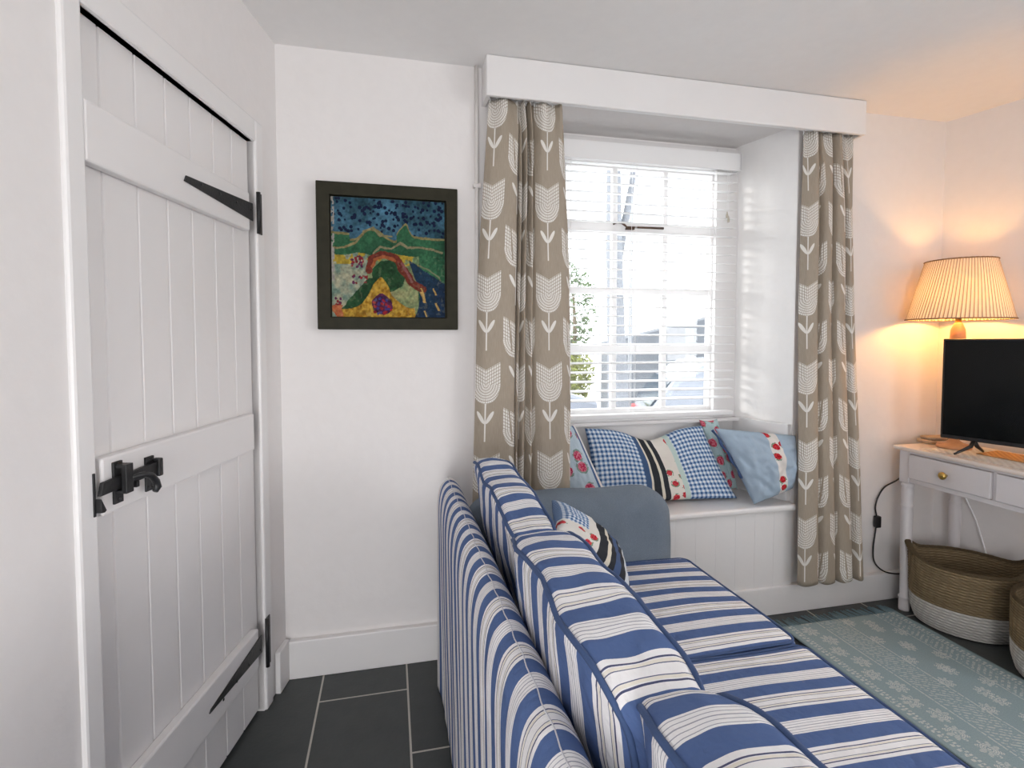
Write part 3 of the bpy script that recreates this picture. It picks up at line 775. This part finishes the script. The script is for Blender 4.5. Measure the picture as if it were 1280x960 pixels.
# ------------------------------------------------------------------ loose cushions
def pillow(name, corners, T, size, mat, sd, pinch=.05, wr_=.006, sagf=None, n=44, side=1):
    c = [Vector(p) for p in corners]      # (u0v0, u1v0, u1v1, u0v1)
    nrm = ((c[1] - c[0] + c[2] - c[3]).cross(c[3] - c[0] + c[2] - c[1])).normalized() * side
    m = MB(); 
    for sg in (-1, 1):
        def fn(u, v, sg=sg):
            a, b_ = 2 * u - 1, 2 * v - 1
            a2 = a * (1 - pinch * (1 - b_ * b_)); b2 = b_ * (1 - pinch * (1 - a * a)); s, t = (a2 + 1) / 2, (b2 + 1) / 2
            p = c[0] * (1 - s) * (1 - t) + c[1] * s * (1 - t) + c[2] * s * t + c[3] * (1 - s) * t
            w = max(0, (1 - a ** 2) * (1 - b_ ** 2))
            hh = T / 2 * w ** .42
            wk = wr_ * (nz(u * 5, v * 5, sd, 1) + .5 * nz(u * 11, v * 11, sd + 4, 1)) * min(1, w * 3)
            p = p + nrm * (sg * hh + wk)
            if sagf: p = p + Vector(sagf(u, v))
            return tuple(p)
        m.grid(n, n, fn, lambda u, v: (u * size[0], v * size[1]))
    return m.build(name, mat, smooth=True, weld=True)
zs = .510
g = 'cushions along the window seat'
tag(pillow('cushion', [(.720, 2.105, zs + .002), (.930, 2.095, zs + .02), (.800, 2.225, .868), (.700, 2.235, .862)], .10, (.18, .38), M['floral'], 31), 'pale blue cushion with pink roses and white edge beside the left curtain', 'cushion', g)
tag(pillow('cushion', [(.860, 2.150, zs + .006), (1.560, 2.120, zs + .004), (1.455, 2.250, .835), (.865, 2.265, .843)], .125, (.66, .35), M['patch'], 37,
    sagf=lambda u, v: (0, 0, -.055 * v * math.exp(-((u - .52) / .2) ** 2)), n=70), 'long patchwork cushion of blue gingham, black stripes and red roses', 'cushion', g)
tag(pillow('cushion', [(1.540, 2.175, zs + .02), (1.62, 2.20, zs + .02), (1.56, 2.285, .86), (1.462, 2.285, .858)], .05, (.12, .36), M['floralp'], 41), 'aqua cushion with pink roses peeping out behind the plain blue cushion', 'cushion', g)
cb = pillow('cushion', [(1.580, 2.030, zs + .002), (1.786, 2.035, zs + .060), (1.792, 2.033, .812), (1.482, 2.185, .832)], .15, (.36, .36), M['chambray'], 47, wr_=.018,
    pinch=.0, sagf=lambda u, v: (0, -.012 * SIN(PI * v), 0), n=60)
tag(cb, 'plain light blue cushion with one strip of red roses beside the right curtain', 'cushion', g)
rib = []
for k in range(24):
    t = k / 23; p = Vector((1.585, 2.030, zs + .004)).lerp(Vector((1.470, 2.195, .825)), t); rib.append(p + Vector((.004 * SIN(t * 30), -.012 - .012 * SIN(PI * t), .0)))
MB().tube(rib[8:], [.006 + .002 * SIN(k * 1.3) for k in range(16)], 8).build('ribbon_trim', M['piping'], cb, smooth=True)
tag(pillow('cushion', [(.455, 1.40, .715), (.680, 1.40, .510), (.745, 1.64, .545), (.520, 1.665, .715)], .10, (.36, .36), M['patch2'], 53, wr_=.008), 'patchwork cushion with dark bands tucked between striped back cushion and sofa arm', 'cushion')

# ------------------------------------------------------------------ rug
rg_ = thing('rug', (1.93, 1.2, 0), 'flat teal rug with pale block printed flowers and dark fringe', 'rug')
def rf(u, v): return (1.632 + .606 * u + .0, .55 + (1.905 - .55) * v, .007 + .0015 * nz(u * 4, v * 8, 2))
m = MB().grid(60, 120, rf, lambda u, v: (u * .62, v * 1.37)); r_o = m.build('weave', M['rug'], rg_, smooth=True)
so = r_o.modifiers.new('t', 'SOLIDIFY'); so.thickness = .005; so.offset = -1
m = MB(); rr = random.Random(5)
for k in range(62):
    x = 1.638 + .604 * k / 61; dx = rr.uniform(-.012, .012)
    m.tube([(x, 1.900, .007), (x + dx * .4, 1.920, .008), (x + dx, 1.965 + rr.uniform(-.012, .010), .005)], [.0030, .0034, .0026], 6)
m.build('fringe', M['fringe'], rg_, smooth=True)

# ------------------------------------------------------------------ console table
tb = thing('console_table', (2.45, 1.56, 0), 'painted console table with drawers standing in the corner under the television', 'table')
TX0, TX1, TY0, TY1 = 2.266, 2.622, 1.10, 1.972
box('table_top', M['tabletop'], (TX0, TX1, TY0, TY1, .744, .762), tb, .006)
m = MB(); m.box(2.292, 2.606, 1.905, 1.925, .610, .744); m.box(2.292, 2.606, 1.145, 1.165, .610, .744); m.box(2.588, 2.606, 1.165, 1.905, .610, .744)
m.box(2.285, 2.300, 1.165, 1.905, .602, .622); m.box(2.285, 2.300, 1.165, 1.905, .733, .744); m.box(2.285, 2.300, 1.548, 1.562, .622, .733)
m.build('apron', M['tablew'], tb, bevel=.002)
for y0, y1 in ((1.564, 1.898), (1.172, 1.546)):
    d = box('drawer', M['tablew'], (2.274, 2.300, y0, y1, .624, .731), tb, .004)
    yc = (y0 + y1) / 2; k = MB().lathe([(.006, 0), (.006, .010), (.013, .014), (.016, .020), (.0155, .026), (.010, .031), (.0005, .033)], (0, 0, 0), 20)
    k.xf(lambda x, y, z: (2.274 - z, yc + x, .677 + y)).build('knob', M['brass'], d, smooth=True)
lp = [(.0205, 0), (.0215, .006), (.0215, .045), (.019, .052), (.024, .058), (.024, .066), (.0185, .072), (.0195, .15), (.0225, .33), (.0245, .46), (.0225, .475), (.0225, .48), (.0255, .486), (.0255, .493), (.0225, .499), (.0235, .53), (.0245, .565), (.022, .572), (.026, .58), (.026, .588), (.021, .597)]
for x, y in ((2.306, 1.924), (2.588, 1.924), (2.306, 1.148), (2.588, 1.148)):
    l = MB().lathe(lp, (x, y, 0), 28).build('leg', M['tablew'], tb, smooth=True)
    box('leg_block', M['tablew'], (x - .024, x + .024, y - .024, y + .024, .596, .744), l, .003)
rn = tag(box('table_runner', M['lace'], (2.300, 2.560, 1.14, 1.860, .7625, .7645), None, .0005), 'cream lace runner lying on the console table top', 'table runner')
tag(MB().prism([(2.415, 1.72), (2.420, 1.15), (2.600, 1.15), (2.565, 1.74)], lambda a, c, d: (a, c, d), .765, .768).build('woven_mat', M['wicker'], bevel=.003), 'orange brown woven mat lying beneath the television', 'mat')
for k, (z, w, cl, lb) in enumerate(((.7625, .018, (.42, .33, .24), 'folded brown paper magazine under the left end of the television'), (.7815, .014, (.34, .26, .18), 'upper rolled magazine at the left end of the television, atop another'))):
    a = math.radians(-14 + 5 * k)
    m = MB().softbox((0, 0, 0), (.070 - .006 * k, .040 - .006 * k, w / 2), w / 2 - .0005, (0, 0, 0), 12)
    m.xf(lambda x, y, zz, z=z, w=w: (2.500 + x * COS(a) - y * SIN(a) + .006 * k, 1.950 + x * SIN(a) + y * COS(a), z + w / 2 + zz))
    tag(m.build('magazine', plain('magazine_paper_%d' % k, cl, .6, var=.25, vs=60), smooth=True, weld=True), lb, 'magazine', 'magazines')

# television
tv = thing('television', (2.40, 1.50, .765), 'black flat screen television standing on the console table', 'television')
TA = math.radians(16.5); TO = Vector((2.338, 1.812)); TD = Vector((SIN(TA), -COS(TA))); TN = Vector((-COS(TA), -SIN(TA)))
def TV(u, d, z): q = TO + TD * u + TN * d; return (q.x, q.y, z)
box('casing', M['blackpl'], (0, .73, -.020, 0, .822, 1.252), tv, .003, TV)
box('screen', M['screen'], (.008, .722, -.001, .0012, .838, 1.244), tv, .0005, TV)
box('rear_housing', M['blackpl'], (.12, .61, -.045, -.020, .86, 1.12), tv, .01, TV)
for u in (.115, .615):
    f = MB(); sgn = 1
    f.tube([TV(u, -.010, .826), TV(u - .002, .012, .802), TV(u - .03, .085,   .7735)], [.008, .008, .0045], 8)
    f.tube([TV(u, -.010, .826), TV(u + .004, -.03, .800), TV(u + .010, -.075, .7745)], [.008, .008, .0045], 8)
    f.build('foot', M['blackpl'], tv, smooth=True)

# lamp
LX, LY = 2.452, 1.838
lm = thing('table_lamp', (LX, LY, .762), 'lit table lamp with a pleated cream shade in the corner behind the television', 'lamp')
def wl():
    x, y, z, p = wpos(); n = noi(30, 3, p); return (mix(n, (.50, .24, .11), (.68, .36, .18)), None, 0)
lw = material('turned_lamp_wood', wl, .35)
MB().lathe([(.062, 0), (.064, .006), (.060, .016), (.034, .024), (.020, .034), (.016, .06), (.022, .10), (.034, .16), (.040, .21), (.036, .27), (.024, .33), (.016, .37), (.013, .40), (.016, .41), (.016, .418), (.022, .450), (.029, .485), (.027, .525), (.016, .555), (.011, .560)], (LX, LY, .7655), 36).build('base', lw, lm, smooth=True)
MB().lathe([(.012, 0), (.012, .03), (.014, .032), (.014, .06)], (LX, LY, 1.325), 16).build('bulb_holder', M['brass'], lm, smooth=True)
em = bpy.data.materials.new('lit_bulb'); em.use_nodes = True; NT = em.node_tree; NT.nodes.remove(NT.nodes['Principled BSDF']); e_ = new('ShaderNodeEmission'); e_.inputs[0].default_value = (1, .49, .12, 1); e_.inputs[1].default_value = 230; lk(e_.outputs[0], NT.nodes['Material Output'].inputs[0])
MB().lathe([(.012, 0), (.020, .015), (.028, .035), (.028, .05), (.020, .066), (.002, .074)], (LX, LY, 1.385), 20).build('bulb', em, lm, smooth=True)
sm = bpy.data.materials.new('pleated_shade'); sm.use_nodes = True; NT = sm.node_tree; NT.nodes.remove(NT.nodes['Principled BSDF'])
u, v, uv = uvs(); pl = ((u * 84).frac() - .5).abs() * 2
col = mix(pl > .70, (.76, .66, .54), (.34, .26, .20))
df = new('ShaderNodeBsdfDiffuse'); tl = new('ShaderNodeBsdfTranslucent'); ms = new('ShaderNodeMixShader'); ms.inputs[0].default_value = .14
lk(col, df.inputs[0]); lk(col, tl.inputs[0]); lk(df.outputs[0], ms.inputs[1]); lk(tl.outputs[0], ms.inputs[2]); lk(ms.outputs[0], NT.nodes['Material Output'].inputs[0])
def shf(u, v):
    a = 2 * PI * (u + .018 * v); r = .188 + (.124 - .188) * v + .0022 * COS(2 * PI * 84 * u) ; return (LX + r * COS(a), LY + r * SIN(a), 1.337 + .257 * v)
sh = MB().grid(84 * 6, 8, shf, closeu=True).build('lamp_shade', sm, lm, smooth=True)
trim = plain('shade_trim', (.25, .15, .08), .8)
for r, z in ((.189, 1.338), (.125, 1.594)):
    MB().tube([(LX + (r + .002 * COS(2 * PI * 40 * k / 160)) * COS(2 * PI * k / 160), LY + (r + .002 * COS(2 * PI * 40 * k / 160)) * SIN(2 * PI * k / 160), z) for k in range(160)], .0028, 6, True).build('shade_trim', trim, sh, smooth=True)
m = MB()
for a in (.3, .3 + 2 * PI / 3, .3 + 4 * PI / 3): m.tube([(LX + .012 * COS(a), LY + .012 * SIN(a), 1.383), (LX + .185 * COS(a), LY + .185 * SIN(a), 1.345)], .0015, 5)
m.build('shade_carrier', M['brass'], lm)

# cables
cb_ = thing('lamp_cable', (2.27, 2.02, .3), 'black lamp cable with an inline switch hanging on the wall beside the table', 'cable')
def smoothpath(P, n=10):
    P = [Vector(p) for p in P]; out = []
    for i in range(len(P) - 1):
        a, b_, c, d = P[max(0, i - 1)], P[i], P[i + 1], P[min(len(P) - 1, i + 2)]
        for k in range(n):
            t = k / n; out.append(.5 * ((2 * b_) + (c - a) * t + (2 * a - 5 * b_ + 4 * c - d) * t * t + (3 * b_ - a - 3 * c + d) * t ** 3))
    return out + [P[-1]]
MB().tube(smoothpath([(2.48, 2.030, .72), (2.42, 2.035, .61), (2.371, 2.032, .574), (2.30, 2.032, .545), (2.262, 2.032, .50), (2.247, 2.032, .45), (2.256, 2.032, .40), (2.252, 2.032, .34), (2.240, 2.03, .26), (2.245, 2.028, .19), (2.283, 2.018, .146), (2.34, 2.010, .128), (2.42, 2.008, .124), (2.50, 2.010, .135)]), .0035, 8).build('cable', M['blackpl'], cb_, smooth=True)
box('inline_switch', M['blackpl'], (2.244, 2.272, 2.018, 2.040, .352, .408), cb_, .005)
tag(MB().tube(smoothpath([(2.600, 1.925, .62), (2.622, 1.90, .50), (2.634, 1.86, .40), (2.64, 1.80, .20), (2.65, 1.77, .03)]), .003, 8).build('white_cable', M['blind'], smooth=True), 'thin white cable hanging under the table behind the wicker baskets', 'cable')

# ------------------------------------------------------------------ baskets
def basket(loc, yaw, label, ra=.185, rb=.155, sc=1.):
    t = thing('basket', loc, label, 'basket', 'woven baskets under the table'); SPLIT = .112
    def rad(z): k = min(1, z / .06); return .90 + .10 * k ** .6 + .06 * min(1, z / .3) + .02 * SIN(PI * min(1, z / .3))
    def top(a): return .280 + .050 * max(0, abs(COS(a))) ** 10
    def pt(a, z, off=0):
        c = abs(COS(a)) ** 1.3 * math.copysign(1, COS(a)) if False else COS(a)
        kk = rad(z); x = (ra * kk + off) * c; y = (rb * kk + off) * SIN(a)
        flare = 1 + .03 * max(0, z - .2) / .1 * abs(COS(a)) ** 7
        x *= flare; x, y = x * COS(yaw) - y * SIN(yaw), x * SIN(yaw) + y * COS(yaw)
        return (loc[0] + x * sc, loc[1] + y * sc, loc[2] + .002 + z * sc)
    def wall(z0f, z1f, off, rows):
        def fn(u, v):
            a = 2 * PI * u; z = z0f(a) + (z1f(a) - z0f(a)) * v
            return pt(a, z, off + .0042 * abs(SIN(PI * z / .0125)) + .0010 * nz(u * 90, z * 60, 1))
        return fn
    z = lambda a: 0.; s_ = lambda a: SPLIT; UVf = lambda z0, z1: (lambda u, v: (u * 1.1, z0 + (z1 - z0) * v))
    bt = thing if False else None
    m = MB(); m.grid(150, 44, wall(z, s_, 0, 10), UVf(0, SPLIT), True)
    # floor of the basket
    o = len(m.v); cc = pt(0, .004); m.v.append((loc[0], loc[1], loc[2] + .004)); m.uv.append((0, 0)); m.f += [(k, (k + 1) % 150, o) for k in range(150)]
    m.build('white_base', M['seawhite'], t, smooth=True)['label'] = 'white painted lower band'
    m = MB(); m.grid(150, 84, wall(s_, top, 0, 16), UVf(SPLIT, .3), True); m.grid(150, 70, wall(lambda a: .01, top, -.011, 22), UVf(0, .3), True)
    m.build('woven_wall', M['seagrass'], t, smooth=True)
    m = MB(); m.tube([pt(2 * PI * k / 200, top(2 * PI * k / 200), -.004 + .001 * SIN(k * 1.6)) for k in range(200)], .0075, 8, True).build('rim', M['seagrass'], t, smooth=True)
    for s0 in (0, PI):
        P = [pt(s0 + a, top(s0 + a) - .004, .002) for a in np.linspace(-.42, .42, 26)]
        MB().tube(P, [.009 + .0022 * abs(SIN(k * 1.1)) for k in range(26)], 10).build('handle', M['seagrass'], t, smooth=True)
    return t
basket((2.432, 1.755, 0), math.radians(-48), 'round seagrass basket with white base directly behind the table leg')
basket((2.412, 1.372, 0), math.radians(30), 'round seagrass basket cut off by the right edge, nearer than the other')

# ------------------------------------------------------------------ outside
SZ = -.45
struct(MB().box(-14, 26, 2.52, 40, SZ - .1, SZ).build('ground', plain('bounce_ground', (.75, .74, .72), .9, var=.1, vs=4)))  # street ground, colour raised to act as a reflector for the alcove soffit
sw = plain('rendered_stone', (.13, .14, .155), .9, var=.2, vs=2, bump=.02, bs=5)
tag(MB().prism([(3.9, SZ), (3.9, 1.20), (6.15, 1.70), (6.15, SZ)], lambda a, z, y: (a, y, z), 9.0, 9.4).build('stone_wall', sw, bevel=.02), 'grey stone wall with a sloping top across the street', 'wall')
tr = thing('tree', (2.42, 5.2, SZ), 'pale bare tree trunk standing outside the window', 'tree')
MB().tube([(2.36, 5.2, SZ), (2.36, 5.2, .6), (2.33, 5.2, 1.3), (2.30, 5.2, 2.2), (2.28, 5.2, 3.4)], [.16, .11, .095, .085, .07], 12).tube([(2.33, 5.2, 2.0), (2.52, 5.25, 2.9), (2.62, 5.3, 3.6)], [.05, .035, .02], 8).build('trunk', plain('pale_bark', (.18, .19, .21), .9, var=.25, vs=5, bump=.02, bs=20), tr, smooth=True)
pole = tag(MB().lathe([(.035, 0), (.03, 2.0), (.028, 6)], (3.45, 7.2, SZ), 10).build('street_pole', plain('grey_metal_pole', (.25, .26, .28), .5), smooth=True), 'thin grey pole standing behind the tree trunk outside', 'pole')
def foliage(name, label, cat, c, r, n, cols, sd, ls=.07):
    t = thing(name, (c[0], c[1], SZ), label, cat); rr = random.Random(sd); m = MB()
    for k in range(n):
        a = rr.uniform(0, 2 * PI); b_ = math.acos(rr.uniform(-1, 1)); q = rr.uniform(.55, 1)
        p = Vector((c[0] + r[0] * q * SIN(b_) * COS(a), c[1] + r[1] * q * SIN(b_) * SIN(a), c[2] + r[2] * q * COS(b_)))
        u_ = Vector((rr.uniform(-1, 1), rr.uniform(-1, 1), rr.uniform(-1, 1))).normalized(); w_ = u_.orthogonal().normalized()
        L = ls * rr.uniform(.6, 1.3); m.add([p - u_ * L, p + w_ * L * .4, p + u_ * L, p - w_ * L * .4], [(0, 1, 2, 3)])
    m.build('leaves', plain(name + '_leaves', cols, .7, var=.35, vs=3), t)
    m = MB().tube([(c[0], c[1], SZ), (c[0] + .05, c[1], c[2] - r[2] * .3), (c[0], c[1], c[2] + r[2] * .5)], [.08, .05, .015], 8)
    m.build('stem', plain(name + '_stem', (.16, .12, .08), .9), t, smooth=True)
foliage('hedge_bush', 'yellow green bush seen through the lower left panes', 'bush', (3.42, 10.05, .55), (.60, .45, .66), 1500, (.20, .22, .04), 1)
foliage('leafy_tree', 'tall green leafy tree seen through the left panes', 'tree', (4.05, 11.4, 1.9), (.55, .6, 1.15), 1000, (.07, .11, .04), 2)
carp = plain('silver_car_paint', (.24, .26, .30), .2, var=.01, bump=0); cg = plain('car_glass', (.03, .05, .07), .1, var=.1, bump=0); ty = plain('tyre_rubber', (.02, .02, .02), .8)
def wheels(t, xs, y0, y1, r=.30):
    for x in xs:
        for y in (y0, y1):
            w = MB().lathe([(r * .6, -.09), (r * .95, -.09), (r, -.05), (r, .05), (r * .95, .09), (r * .6, .09)], (0, 0, 0), 24).xf(lambda a, b_, c, x=x, y=y: (x + a, y + c, SZ + r + b_)).build('wheel', ty, t, smooth=True)
            MB().lathe([(r * .55, -.085), (r * .5, -.095), (.02, -.1), (.02, .1), (r * .5, .095), (r * .55, .085)], (0, 0, 0), 16).xf(lambda a, b_, c, x=x, y=y: (x + a, y + c, SZ + r + b_)).build('hubcap', carp, w, smooth=True)
cr = thing('car', (2.90, 5.15, SZ), 'pale hatchback car parked outside the right panes, red tail light showing', 'car')
x0 = 2.90
side = [(0, .30), (0, .62), (.05, .88), (.32, 1.25), (.62, 1.43), (1.2, 1.48), (1.9, 1.44), (2.55, 1.02), (3.5, .88), (3.72, .66), (3.74, .32)]
MB().prism([(x0 + a, SZ + z) for a, z in side], lambda a, z, y: (a, y, z), 5.15, 6.75).build('body', carp, cr, bevel=.07)
for (pl_, nm) in (([(.62, .98), (.75, 1.34), (1.24, 1.39), (1.24, .97)], 'rear_side_window'), ([(1.30, .97), (1.30, 1.39), (1.84, 1.35), (2.32, 1.0)], 'front_side_window')):
    MB().prism([(x0 + a, SZ + z) for a, z in pl_], lambda a, z, y: (a, y, z), 5.138, 5.16).build(nm, cg, cr, bevel=.01)
MB().prism([(x0 + .055, SZ + .93), (x0 + .30, SZ + 1.24), (x0 + .315, SZ + 1.225), (x0 + .07, SZ + .915)], lambda a, z, y: (a, y, z), 5.25, 6.65).build('rear_window', cg, cr)
for y in (5.14, 6.6): box('tail_light', plain('red_lens', (.75, .05, .05), .25), (x0 - .01, x0 + .13, y, y + .15, SZ + .66, SZ + .80), cr, .02)
wheels(cr, (x0 + .72, x0 + 3.05), 5.26, 6.64)
cr.rotation_euler = (0, 0, math.radians(-21)); cr.location = (2.74, 5.35, SZ)
vn_ = thing('van', (1.4, 8.2, SZ), 'pale van parked behind the left panes, mostly hidden by the curtain', 'van')
side = [(0, .35), (0, .95), (.5, 1.15), (1.0, 1.72), (1.4, 1.95), (4.0, 1.95), (4.1, 1.8), (4.1, .35)]
MB().prism([(3.05 - a, SZ + z * .80) for a, z in side], lambda a, z, y: (a, y, z), 7.4, 9.0).build('body', carp, vn_, bevel=.06)
MB().prism([(3.05 - a, SZ + z * .80) for a, z in ((1.02, 1.2), (1.15, 1.62), (1.45, 1.8), (1.95, 1.8), (1.95, 1.2))], lambda a, z, y: (a, y, z), 7.385, 7.41).build('side_window', cg, vn_, bevel=.01)
box('headlight', plain('lamp_lens', (.5, .55, .6), .2), (2.95, 3.06, 7.45, 7.65, SZ + .52, SZ + .66), vn_, .02)
wheels(vn_, (2.45, -.35), 7.5, 8.9)

# ------------------------------------------------------------------ light, world, camera
w = bpy.data.worlds.new('World'); bpy.context.scene.world = w; w.use_nodes = True; NT = w.node_tree
bg = NT.nodes['Background']; bg.inputs[0].default_value = (.93, .96, 1.0, 1); bg.inputs[1].default_value = 4.4
def light(name, kind, loc, rot, energy, col, **k):
    l = bpy.data.lights.new(name, kind); l.energy = energy; l.color = col
    for a, v_ in k.items(): setattr(l, a, v_)
    o = bpy.data.objects.new(name, l); C.objects.link(o); o.location = loc; o.rotation_euler = rot; return o
s = light('sun', 'SUN', (0, 0, 5), (0, 0, 0), 2.6, (1, .96, .9), angle=.22)
s.rotation_euler = Vector((.90, -.27, -.14)).to_track_quat('-Z', 'Y').to_euler()
light('rear_fill_light', 'AREA', (-.50, -2.12, .76), (math.radians(88), 0, 0), 32, (1, .975, .96), shape='RECTANGLE', size=1.0, size_y=1.4)  # unseen fill lamp added in the rear opening to brighten the room

side = light('side_fill_light', 'AREA', RW(2.85, .02, 1.42), (0, 0, 0), 30, (1, .98, .975), shape='RECTANGLE', size=1.6, size_y=1.2)  # unseen fill lamp, added on the right to lift the left wall
side.rotation_euler = Vector((RN.x, RN.y, -.05)).to_track_quat('-Z', 'Y').to_euler()
cam = bpy.data.cameras.new('camera'); co = bpy.data.objects.new('camera', cam); C.objects.link(co)
cam.sensor_width = 36; cam.lens = 36 * 660 / 1280
cam.shift_y = (452.4 - 480) / 1280
co.location = (0, 0, 1.25)
yaw, pit = math.radians(13), math.radians(2.46)
fwd = Vector((SIN(yaw) * COS(pit), COS(yaw) * COS(pit), -SIN(pit)))
co.rotation_euler = fwd.to_track_quat('-Z', 'Y').to_euler()
cam.clip_start = .02
sc = bpy.context.scene; sc.camera = co
vs = sc.view_settings; vs.view_transform = 'Standard'; vs.look = 'None'; vs.gamma = 1; vs.exposure = 0.0; vs.use_curve_mapping = False
sc.cycles.use_denoising = True; sc.cycles.max_bounces = 10; sc.cycles.diffuse_bounces = 6; sc.cycles.transparent_max_bounces = 16
